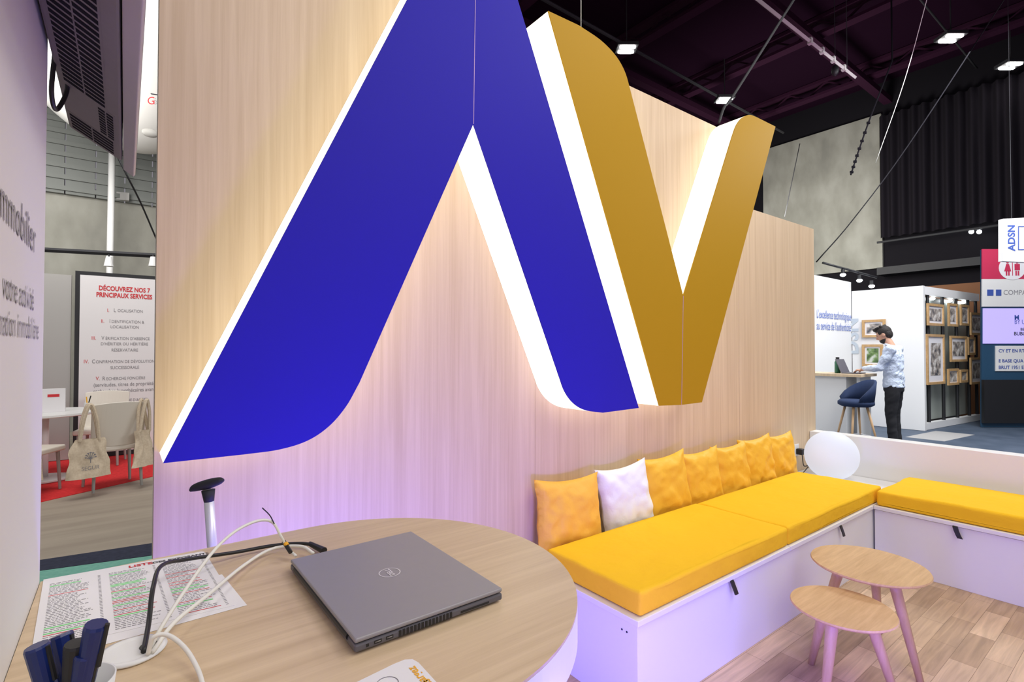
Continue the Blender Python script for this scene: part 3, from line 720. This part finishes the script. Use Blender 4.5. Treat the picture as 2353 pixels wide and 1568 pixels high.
mk('rail', tube(NB(), [atD(60,572,7.6), atD(400,590,7.6)], .035, 4), M['dgrey'], t, world=True)
for px in (250,352):
    q = atD(px,603,7.5); mk('spotlight', tube(NB(), [q+Zu*.08, q-Zu*.06], [.035,.06], 14), M['white'], t, world=True)
    mk('arm', tube(NB(), [atD(px,586,7.58), q+Zu*.07], .012, 8), M['dgrey'], t, world=True)
wire([atD(230,280,6), atD(290,400,6), atD(325,470,6.4), atD(362,556,6.8)], .010, M['dgrey'], 'stay_wire', 'dark stay wire slanting behind the edge of the wooden wall', 'cable')
gp = atD(305,90,8.2)
t = thing('hanging_balloon', 'huge round white hanging sign partly hidden by the black display', 'sign', gp)
mk('body', ball(NB(), (0,0,0), 1.55,1.55,1.78, n=48), M['whitep'], t, smooth=True)
q = atD(338,240,6.9); text('G', .15, M['red'], q, RT, Zu, t, bold=0); q = atD(351,240,6.9); text('énéalogie', .13, M['inkg'], q, RT, Zu, t, bold=0)
q = atD(345,306,7.1); mk('valve', ball(NB(), q, .10,.04,.06), M['steel'], t, world=True, smooth=True)
b = NB(); q = atD(346,214,6.9); prism(b, [q, q+RT*.3-Zu*.05, q+RT*.3-Zu*.06, q-Zu*.01], FW*.02); mk('printed_line', b, M['ink'], t, world=True)

# ------------------------------------------------------------------ right background stands
struct('wall_stand_text', bx(6.6, 11.4, 4.0, 4.1, 0, 2.78), M['white'])
t = thing('stand_lettering', 'blue two line slogan on the white stand wall behind the counter', 'lettering', onY(1915,740,3.99))
text("L'excellence technologique", .215, M['slogan'], onY(1877,730,3.99), Xv, Zu, t, xs=.66); text("au service de l'authenticité", .215, M['slogan'], onY(1877,757,3.99), Xv, Zu, t, xs=.66)
struct('wall_stand_side', bx(11.4, 11.5, 2.86, 3.99, 0, 2.60), M['white'])
t = thing('side_lettering', 'pale vertical letters on the white wall left of the standing man', 'lettering', onX(1972,780,11.39))
q = onX(1972,815,11.39); text('DSN', .36, M['sidetext'], q, Zu, Yv, t, bold=.03)
for i, (px, py) in enumerate(((1937,632),(1975,645),(2003,658))):
    q = atD(px, py, 9.0)
    t = thing('stand_spotlight', ['left','middle','right'][i]+' small spotlight of three above the white slogan wall', 'spotlight', q, 0, 'small spotlights above the slogan wall')
    mk('lens', ball(NB(), (0,0,0), .045,.045,.03), M['ledc'], t); mk('body', tube(NB(), [(0,0,.02),(0,0,.10)], .03, 10), M['black'], t)
wire([atD(1890,604,9), atD(2015,638,9)], .02, M['black'], 'spotlight_bar', 'black bar carrying three small spotlights over the slogan wall', 'bar')
struct('wall_stand_orange', bx(14.6, 14.7, 1.9, 4.2, 0, 2.9), M['orangewall'])

def frame_at(pf, x0, y0, x1, y1, mphoto, label, thick):
    a, b_, c_, d_ = pf(x0,y0), pf(x1,y0), pf(x1,y1), pf(x0,y1)
    b_.z = a.z; c_.z = d_.z
    cen = (a+b_+c_+d_)/4; xd = (b_-a).normalized(); nn = xd.cross(Zu)
    t = thing('picture_frame', label, 'picture', cen, 0, 'oak picture frames at the far stand')
    w = (b_-a).length; h = a.z-d_.z; f = .045
    def rc(ix, off): 
        return [a+xd*ix-Zu*ix+nn*off, b_-xd*ix-Zu*ix+nn*off, c_-xd*ix+Zu*ix+nn*off, d_+xd*ix+Zu*ix+nn*off]
    b = NB()
    for (u0,u1,z0_,z1_) in ((0,w,h-f,h),(0,w,0,f),(0,f,f,h-f),(w-f,w,f,h-f)):
        prism(b, [d_+xd*u0+Zu*z0_, d_+xd*u1+Zu*z0_, d_+xd*u1+Zu*z1_, d_+xd*u0+Zu*z1_], nn*thick)
    mk('frame', b, M['frame_o'], t, world=True)
    b = NB(); prism(b, rc(f*.9,.005), nn*.005); mk('mat_board', b, M['paper'], t, world=True)
    b = NB(); prism(b, rc(min(w,h)*.22,.011), nn*.003); mk('photograph', b, mphoto, t, world=True)
sx = lambda x, y: onX(x, y, 11.38)
frame_at(sx, 1982,736,2036,776, M['photo'], 'oak framed picture behind the head of the standing man', .03)
frame_at(sx, 1982,792,2030,842, M['photog'], 'oak framed picture with green print behind the arm of the man', .03)
Af = onZ(2125,990,0); Bf = onZ(2256,966,0)
pv = lambda x, y: onV(x, y, Af, Bf)
t = thing('display_stand', 'white open display stand with black poles carrying oak frames', 'display stand', (Af+Bf)/2)
dv = (Bf-Af).normalized(); nv = dv.cross(Zu)
Lf = (Bf-Af).length
def fb(u0,u1,n0,n1,z0,z1):
    b = NB(); prism(b, [Af+dv*u0+nv*n0+Zu*z0, Af+dv*u1+nv*n0+Zu*z0, Af+dv*u1+nv*n1+Zu*z0, Af+dv*u0+nv*n1+Zu*z0], Zu*(z1-z0)); return b
mk('end_panel', fb(0,.08,-.9,-.01,0,2.60), M['white'], t, world=True); mk('top_beam', fb(.08,Lf,-.12,-.01,2.45,2.60), M['white'], t, world=True)
mk('base', fb(.08,Lf,-.1,-.01,0,.12), M['white'], t, world=True); mk('rear_panel', fb(.08,Lf,-.22,-.20,.12,2.45), M['glassy'], t, world=True)
for f in (.12,.36,.60,.82,.97):
    q = Af+dv*(Lf*f)-nv*.05; mk('pole', tube(NB(), [q+Zu*.12, q+Zu*2.45], .028, 8), M['black'], t, world=True)
for f in (.3,.6,.85):
    q = Af+dv*(Lf*f)-nv*.15; mk('downlight', ball(NB(), q+Zu*2.42, .05,.05,.03), M['ledc'], t, world=True)
FR = [(2129,697,2166,748,'top left oak frame on the display stand'),(2177,697,2198,750,'narrow top oak frame, second on the display stand'),(2205,700,2224,748,'narrow top oak frame, third on the display stand'),
 (2128,768,2168,885,'tallest oak frame on the display stand, under the top left one'),(2182,772,2219,832,'middle oak frame right of the tallest one'),(2222,775,2238,816,'small oak frame in the middle row, near the right edge'),
 (2176,848,2200,886,'small oak frame low on the display stand, left of two'),(2204,850,2221,880,'smallest oak frame low on the display stand'),(2228,718,2254,770,'oak frame at the upper right of the display stand'),(2228,822,2254,884,'oak frame at the lower right of the display stand')]
for a in FR: frame_at(pv, *a[:4], M['photo'], a[4], .03)

t = thing('counter', 'white bar counter with pale wooden top in front of the slogan wall', 'counter', (9.0,3.4,0))
mk('body', bx(8.75,9.25,3.15,3.98,0,1.04), M['white'], t, world=True); mk('countertop', bx(8.68,9.32,2.93,3.985,1.04,1.08), M['wallwood'], t, world=True)
mk('leg_panel', bx(8.78,9.22,2.98,3.02,0,1.04), M['white'], t, world=True)
mk('splashback', bx(8.75,9.25,3.94,3.985,1.08,1.2), M['wallwood'], t, world=True)
q = onX(1941,850,9.0)
t = thing('bottle', 'green drinking bottle on the counter beside the small laptop', 'bottle', (9.0,q.y+.10,1.081))
mk('bottle_body', lathe(NB(), [(.04,0),(.042,.02),(.042,.17),(.025,.205),(.022,.22)], n=20), M['gbottle'], t, smooth=True); mk('cap', lathe(NB(), [(.025,.22),(.025,.25)], n=16), M['black'], t)
t = thing('laptop', 'small open laptop on the counter under the hands of the man', 'laptop', (8.98,3.13,1.081), 0)
mk('base', bx(-.16,.16,-.11,.11,0,.016), M['laptopd'], t); b = NB(); prism(b, [(-.16,.11,.016),(.16,.11,.016),(.16,.19,.22),(-.16,.19,.22)], (0,.008,0)); mk('lid', b, M['laptopd'], t)
t = thing('bar_stool', 'navy upholstered bar stool with wooden legs at the white counter', 'stool', (8.22,2.84,0), .9)
sb = NB()
rings = []
for i in range(13):
    a = -PI*.62+ (2*PI*.62)*i/12
    hh = .30*max(0, math.cos(a*.76))**.8+.02
    ca, sa = math.sin(a), -math.cos(a)
    rings.append([(.215*ca,.215*sa,.71),(.235*ca,.235*sa,.71+hh*.6),(.245*ca,.245*sa,.71+hh),(.215*ca,.215*sa,.71+hh),(.20*ca,.20*sa,.71+hh*.5),(.185*ca,.185*sa,.71)])
vr = [[sb.verts.new(p) for p in r] for r in rings]
for a, c_ in zip(vr, vr[1:]):
    for k in range(6): sb.faces.new((a[k],a[(k+1)%6],c_[(k+1)%6],c_[k]))
sb.faces.new(vr[0]); sb.faces.new(vr[-1][::-1])
mk('backrest', sb, M['navy'], t, smooth=True)
mk('seat', lathe(NB(), [(.08,.645),(.18,.655),(.22,.68),(.22,.72),(.19,.745),(0,.75)], n=32), M['navy'], t, smooth=True)
for sx_ in (-1,1):
    for sy_ in (-1,1): mk('leg', tube(NB(), [(sx_*.09,sy_*.09,.67),(sx_*.20,sy_*.20,0)], [.017,.011], 12), M['legwood'], t, smooth=True)
mk('footrest', tube(NB(), [(-.16,-.16,.24),(.16,-.16,.24),(.16,.16,.24),(-.16,.16,.24),(-.16,-.16,.24)], .008, 8), M['silver'], t)

# sign tower at right edge
A2 = atD(2255,800,9.6); B2 = atD(2440,800,9.6)
pw = lambda x, y: onV(x, y, A2, B2)
nb = -FW
t = thing('sign_tower', 'tall sign tower with toilet pictograms, lilac screen and dark panels', 'sign', Vector((pw(2340,900).x,pw(2340,900).y,0)))
def sl(x0,y0,x1,y1,m,nm,th=.02,off=0):
    b = NB(); P_ = [pw(x0,y0),pw(x1,y0),pw(x1,y1),pw(x0,y1)]; P_ = [p+nb*off for p in P_]; prism(b, P_, nb*th); return mk(nm, b, m, t, world=True)
b = NB(); P_ = [pw(2256,574),pw(2440,574),pw(2440,980),pw(2256,980)]
for p in P_[2:]: p.z = .0
prism(b, [p-nb*.001 for p in P_], -nb*.03); mk('core', b, M['darkblue'], t, world=True)
sl(2255,573,2440,642,M['pink'],'toilet_panel'); sl(2255,642,2440,705,M['whitep'],'company_panel'); sl(2258,709,2440,790,M['bluescreen'],'screen')
sl(2286,795,2440,853,M['whitep'],'text_card'); sl(2255,873,2440,972,M['black'],'lower_screen', .06)
c_ = pw(2323,617)+nb*.022
b = NB(); prism(b, [c_ + RT*(.25*math.cos(2*PI*k/32)) + Zu*(.22*math.sin(2*PI*k/32)) for k in range(32)], nb*.004); mk('white_disc', b, M['paper'], t, world=True)
for dx, sk in ((-.09,1),(.09,0)):
    b = NB(); q = c_+RT*dx+nb*.006
    prism(b, [q+Zu*.115+RT*.028*math.cos(2*PI*k/12)+Zu*.028*math.sin(2*PI*k/12) for k in range(12)], nb*.002)
    if sk: prism(b, [q+Zu*.08-RT*.025, q+Zu*.08+RT*.025, q-Zu*.06+RT*.065, q-Zu*.06-RT*.065], nb*.002)
    else: prism(b, [q+Zu*.08-RT*.05, q+Zu*.08+RT*.05, q-Zu*.04+RT*.05, q-Zu*.04-RT*.05], nb*.002)
    for s in (-1,1): prism(b, [q-Zu*.05+RT*(s*.022-.014), q-Zu*.05+RT*(s*.022+.014), q-Zu*.14+RT*(s*.022+.014), q-Zu*.14+RT*(s*.022-.014)], nb*.002)
    mk('toilet_pictogram', b, M['pink'], t, world=True)
b = NB(); prism(b, [c_+nb*.006+Zu*.13-RT*.006, c_+nb*.006+Zu*.13+RT*.006, c_+nb*.006-Zu*.14+RT*.006, c_+nb*.006-Zu*.14-RT*.006], nb*.002)
mk('pictogram_divider', b, M['pink'], t, world=True)
sl(2266,666,2280,680,M['txtblue'],'pictogram_tile',.006,.02); sl(2286,666,2298,680,M['txtblue'],'pictogram_tile',.006,.02)
text('COMPAR', .13, M['inkg'], pw(2303,678)+nb*.022, RT, Zu, t, xs=.95)
text('M', .12, M['txtblue'], pw(2328,735)+nb*.022, RT, Zu, t, bold=.03); text('BY U', .12, M['txtblue'], pw(2328,745)+nb*.022, RT, Zu, t, xs=.8)
text('BS', .07, M['ink'], pw(2342,760)+nb*.022, RT, Zu, t, bold=.03); text('BUBU', .09, M['ink'], pw(2327,771)+nb*.022, RT, Zu, t, bold=.03)
for s, y in (('CY ET EN RTE',810),('E BASE QUA',833),('BRUT 1951 EN',848)): text(s, .085, M['txtblue'], pw(2292,y)+nb*.022, RT, Zu, t, bold=.02)
t2 = thing('hanging_sign', 'white box sign with vertical blue letters above the toilet sign', 'sign', atD(2350,550,8.0))
A3, B3 = atD(2305,550,8.0), atD(2450,550,8.0)
b = NB(); P_ = [onV(x,y,A3,B3) for x,y in ((2305,503),(2420,497),(2420,606),(2305,600))]; prism(b, P_, FW*.08); mk('box', b, M['whitep'], t2, world=True)
q = onV(2332,577,A3,B3)+nb*.002; text('ADSN', .155, M['txtblue'], q, Zu, -RT, t2, bold=.03)
b = NB(); K = lambda x,y: onV(x,y,A3,B3)+nb*.002
for (x0_,y0_,x1_,y1_) in ((2339,520,2341,575),(2339,520,2380,522),(2339,573,2380,575)): prism(b, [K(x0_,y0_),K(x1_,y0_),K(x1_,y1_),K(x0_,y1_)], nb*.003)
mk('square_outline', b, M['txtblue'], t2, world=True)
for px in (2330, 2400): mk('suspension', tube(NB(), [onV(px,500,A3,B3)+FW*.04, onV(px,500,A3,B3)+FW*.04+Zu*5.4], .004, 5), M['dgrey'], t2, world=True)

# ------------------------------------------------------------------ the man
def remesh(bm, vox, smooth_it=4):
    me = bpy.data.meshes.new('tmp'); bm.to_mesh(me); bm.free(); o = bpy.data.objects.new('tmp', me); C.objects.link(o)
    r = o.modifiers.new('r','REMESH'); r.mode = 'VOXEL'; r.voxel_size = vox; r.use_smooth_shade = True
    s = o.modifiers.new('s','SMOOTH'); s.iterations = smooth_it; s.factor = .5
    dg = bpy.context.evaluated_depsgraph_get(); m2 = bpy.data.meshes.new_from_object(o.evaluated_get(dg)); bpy.data.objects.remove(o)
    b = NB(); b.from_mesh(m2); return b
def chain(b, pts, n=16):
    P = [Vector(p[:3]) for p in pts]; R_ = [p[3] for p in pts]
    tube(b, P, R_, n)
    for p, r in zip(P, R_): ball(b, p, r*.995, r*.995, r*.995, n=12)
def torso(b, rings, n=24):
    lr = []
    for x,y,z,rx,ry in rings: lr.append([b.verts.new((x+rx*math.cos(2*PI*k/n), y+ry*math.sin(2*PI*k/n), z)) for k in range(n)])
    for a, c in zip(lr, lr[1:]):
        for k in range(n): b.faces.new((a[k],a[(k+1)%n],c[(k+1)%n],c[k]))
    b.faces.new(lr[0][::-1]); b.faces.new(lr[-1])
def crease(b, amp, f, z0=-9):
    b.normal_update()
    for v in b.verts:
        p = v.co
        w = noise.noise(Vector((p.x*f*.6, p.y*f*.6, p.z*f)))*amp + abs(noise.noise(Vector((p.x*f+7, p.y*f, p.z*f*1.6+p.y*f))))*amp*.8
        v.co += v.normal*w
    return b
arms = {}
for s in (-1,1):
    arms[s] = [(s*.20,-.03,1.455),(s*.235,.09,1.19),(s*.15,.335,1.155)]
mp_ = Vector((9.07,2.66,0))
man = thing('person', 'standing man in pale blue shirt and black trousers using the laptop', 'person', mp_, .05)
b = NB()
torso(b, [(0,-.02,.86,.15,.11),(0,-.02,1.0,.145,.105),(0,-.02,1.2,.15,.10),(0,-.01,1.38,.17,.105),(0,0,1.46,.13,.08),(0,.01,1.50,.07,.06)])
chain(b, [(0,0,1.47,.062),(0,.035,1.56,.055),(0,.06,1.60,.055)])
hr = Euler((-.45,0,0)).to_matrix(); hc = Vector((0,.09,1.675))
def H(x,y,z): return hc + hr @ Vector((x,y,z))
ball(b, H(0,-.005,.02), .076,.095,.10, hr, 24); ball(b, H(0,.03,-.045), .058,.062,.075, hr, 20)
ball(b, H(0,.055,-.095), .035,.03,.025, hr, 14)
tube(b, [H(0,.088,.02), H(0,.112,-.022), H(0,.094,-.035)], [.008,.015,.012], 10)
ball(b, H(0,.084,.03), .05,.012,.01, hr, 12)
ball(b, H(0,.088,-.058), .022,.010,.009, hr, 10)
for s in (-1,1): ball(b, H(s*.078,-.005,-.005), .011,.022,.033, hr, 12)
for s in (-1,1):
    a = arms[s]
    chain(b, [(*a[0],.05),(*a[1],.038),(*a[2],.024)])
    wv = Vector(a[2]); hd = Vector((-s*.25,.9,-.32)).normalized(); sd = Vector((s,0,0)); sd = (sd-hd*sd.dot(hd)).normalized(); dn = Vector((0,-.2,-1)).normalized()
    pc_ = wv+hd*.05
    ball(b, pc_, .038,.048,.016, n=16)
    for k, (o, l) in enumerate(((-.027,.062),(-.009,.072),(.009,.068),(.027,.052))):
        r0 = wv+hd*.085+sd*o; r1 = r0+hd*l*.5+dn*.004; r2 = r1+hd*l*.3+dn*.014; r3 = r2+hd*l*.12+dn*.012
        chain(b, [(*(wv+hd*.04+sd*o*.8),.0095),(*r0,.009),(*r1,.0085),(*r2,.0075),(*r3,.007)], 8)
    r0 = wv+hd*.02-sd*.02; chain(b, [(*r0,.011),(*(r0-sd*.028+hd*.03+dn*.008),.010),(*(r0-sd*.036+hd*.06+dn*.016),.008)], 8)
for s in (-1,1): chain(b, [(s*.085,-.02,.88,.085),(s*.095,.0,.50,.055),(s*.10,-.03,.10,.038),(s*.10,-.02,.05,.035)])
bb = remesh(b, .006, 3); mk('body', bb, M['skin'], man, smooth=True)
b = NB()
torso(b, [(0,-.02,.90,.175,.13),(0,-.02,1.0,.168,.125),(0,-.02,1.12,.165,.118),(0,-.02,1.25,.175,.122),(0,-.01,1.38,.19,.125),(0,-.005,1.46,.155,.098),(0,.0,1.505,.085,.075)])
for s in (-1,1):
    a = arms[s]; w0, w1 = Vector(a[1]), Vector(a[2]); e = w0.lerp(w1,.9)
    chain(b, [(s*.16,-.02,1.44,.075),(*a[0],.068),(*Vector(a[0]).lerp(w0,.5),.058),(*a[1],.054),(*w0.lerp(w1,.5),.045),(*e,.034)])
mk('shirt', crease(remesh(b, .009, 2), .014, 11), M['shirt'], man, smooth=True)
mk('collar', tube(NB(), [(.07*math.cos(a),.012+.062*math.sin(a),1.515+.02*math.sin(a)) for a in [2*PI*k/20 for k in range(21)]], .014, 8), M['shirt'], man, smooth=True)
b = NB()
torso(b, [(0,-.02,.84,.155,.12),(0,-.02,.93,.165,.125),(0,-.02,.97,.16,.118)])
for s in (-1,1): chain(b, [(s*.08,-.025,.90,.095),(s*.09,-.02,.75,.09),(s*.095,.0,.50,.068),(s*.10,-.02,.25,.06),(s*.10,-.03,.07,.062)])
mk('trousers', crease(remesh(b, .010, 2), .008, 10), M['trouser'], man, smooth=True)
for s in (-1,1):
    b = NB(); ball(b, Vector((s*.10,.05,.045)), .048,.14,.045); ball(b, Vector((s*.10,-.03,.06)), .045,.06,.055); box(b, s*.10-.045,s*.10+.045,-.09,.17,.001,.02)
    mk('shoe', remesh(b, .008, 2), M['black'], man, smooth=True)
b = NB()
ball(b, H(0,-.014,.042), .088,.100,.092, hr, 24); ball(b, H(0,.050,.105), .066,.050,.034, hr, 16); ball(b, H(0,-.045,0), .078,.064,.085, hr, 16)
for k in range(30):
    a = random.random()*2*PI; ball(b, H(.062*math.cos(a), .01+.075*math.sin(a), .108+random.random()*.018), .021,.021,.017, hr, 8)
hb = remesh(b, .006, 2)
inv = (Matrix.Translation(hc) @ hr.to_4x4()).inverted()
bmesh.ops.delete(hb, geom=[v for v in hb.verts if ((inv @ v.co).y > .05 and (inv @ v.co).z < .062) or ((inv @ v.co).y > .018 and (inv @ v.co).z < .01)], context='VERTS')
mk('hair', hb, M['hair'], man, smooth=True)
b = NB(); ball(b, H(0,.034,-.072), .062,.064,.058, hr, 28); bmesh.ops.delete(b, geom=[v for v in b.verts if (inv @ v.co).z > -.058], context='VERTS')
mk('beard', b, M['hair'], man, smooth=True)
for s in (-1,1):
    mk('eye', ball(NB(), H(s*.03,.088,.012), .008,.004,.003, hr, 10), M['hair'], man, smooth=True)
    mk('eyebrow', ball(NB(), H(s*.03,.092,.032), .016,.004,.003, hr, 8), M['hair'], man)

# ------------------------------------------------------------------ lights
def area(loc, target, size, power, col, sy=None):
    l = bpy.data.lights.new('area_light', 'AREA'); l.energy = power; l.color = col; l.size = size
    if sy: l.shape = 'RECTANGLE'; l.size_y = sy
    o = bpy.data.objects.new('area_light', l); C.objects.link(o); o.location = loc
    o.rotation_euler = (Vector(target)-Vector(loc)).to_track_quat('-Z','Y').to_euler(); return o
def point(loc, power, col, r=.15):
    l = bpy.data.lights.new('point_light', 'POINT'); l.energy = power; l.color = col; l.shadow_soft_size = r
    o = bpy.data.objects.new('point_light', l); C.objects.link(o); o.location = loc; return o
area((2.0,-1.2,4.6), (2.2,1.6,.6), 3.0, 98, (1,.96,.89))
area((4.0,.2,5.0), (3.6,1.0,.3), 2.0, 68, (1,.97,.93))
area((-.5,-2.2,2.8), (1.2,2,1.2), 2.2, 36, (1,.97,.93))
point((1.08,.60,.40), 60, (.17,.13,1), .12)
point((.45,1.62,.35), 20, (.15,.15,1), .1)
point((2.1,.35,.35), 16, (.22,.16,1), .2)
area((8.4,1.2,5.0), (9.5,3,1.2), 3.0, 330, (.95,.97,1))
area((10.5,0,6.0), (11.5,2.6,0), 3.0, 160, (.95,.97,1))
area((12,6.0,3.9), (17,6.8,6.0), 2.0, 320, (1,.98,.9))
area((-.3,5.5,6.5), (-.3,8.5,1.0), 3.0, 260, (1,.97,.92))
area((-1.5,8.5,4.4), (-1,12,4.5), 2.0, 120, (1,.98,.93))
area((9,3,5.0), (9,4,9), 5.0, 40, (.65,.15,.5))
w = bpy.data.worlds.new('world'); S.world = w; w.use_nodes = True
w.node_tree.nodes['Background'].inputs[0].default_value = (.80,.76,.84,1); w.node_tree.nodes['Background'].inputs[1].default_value = .28
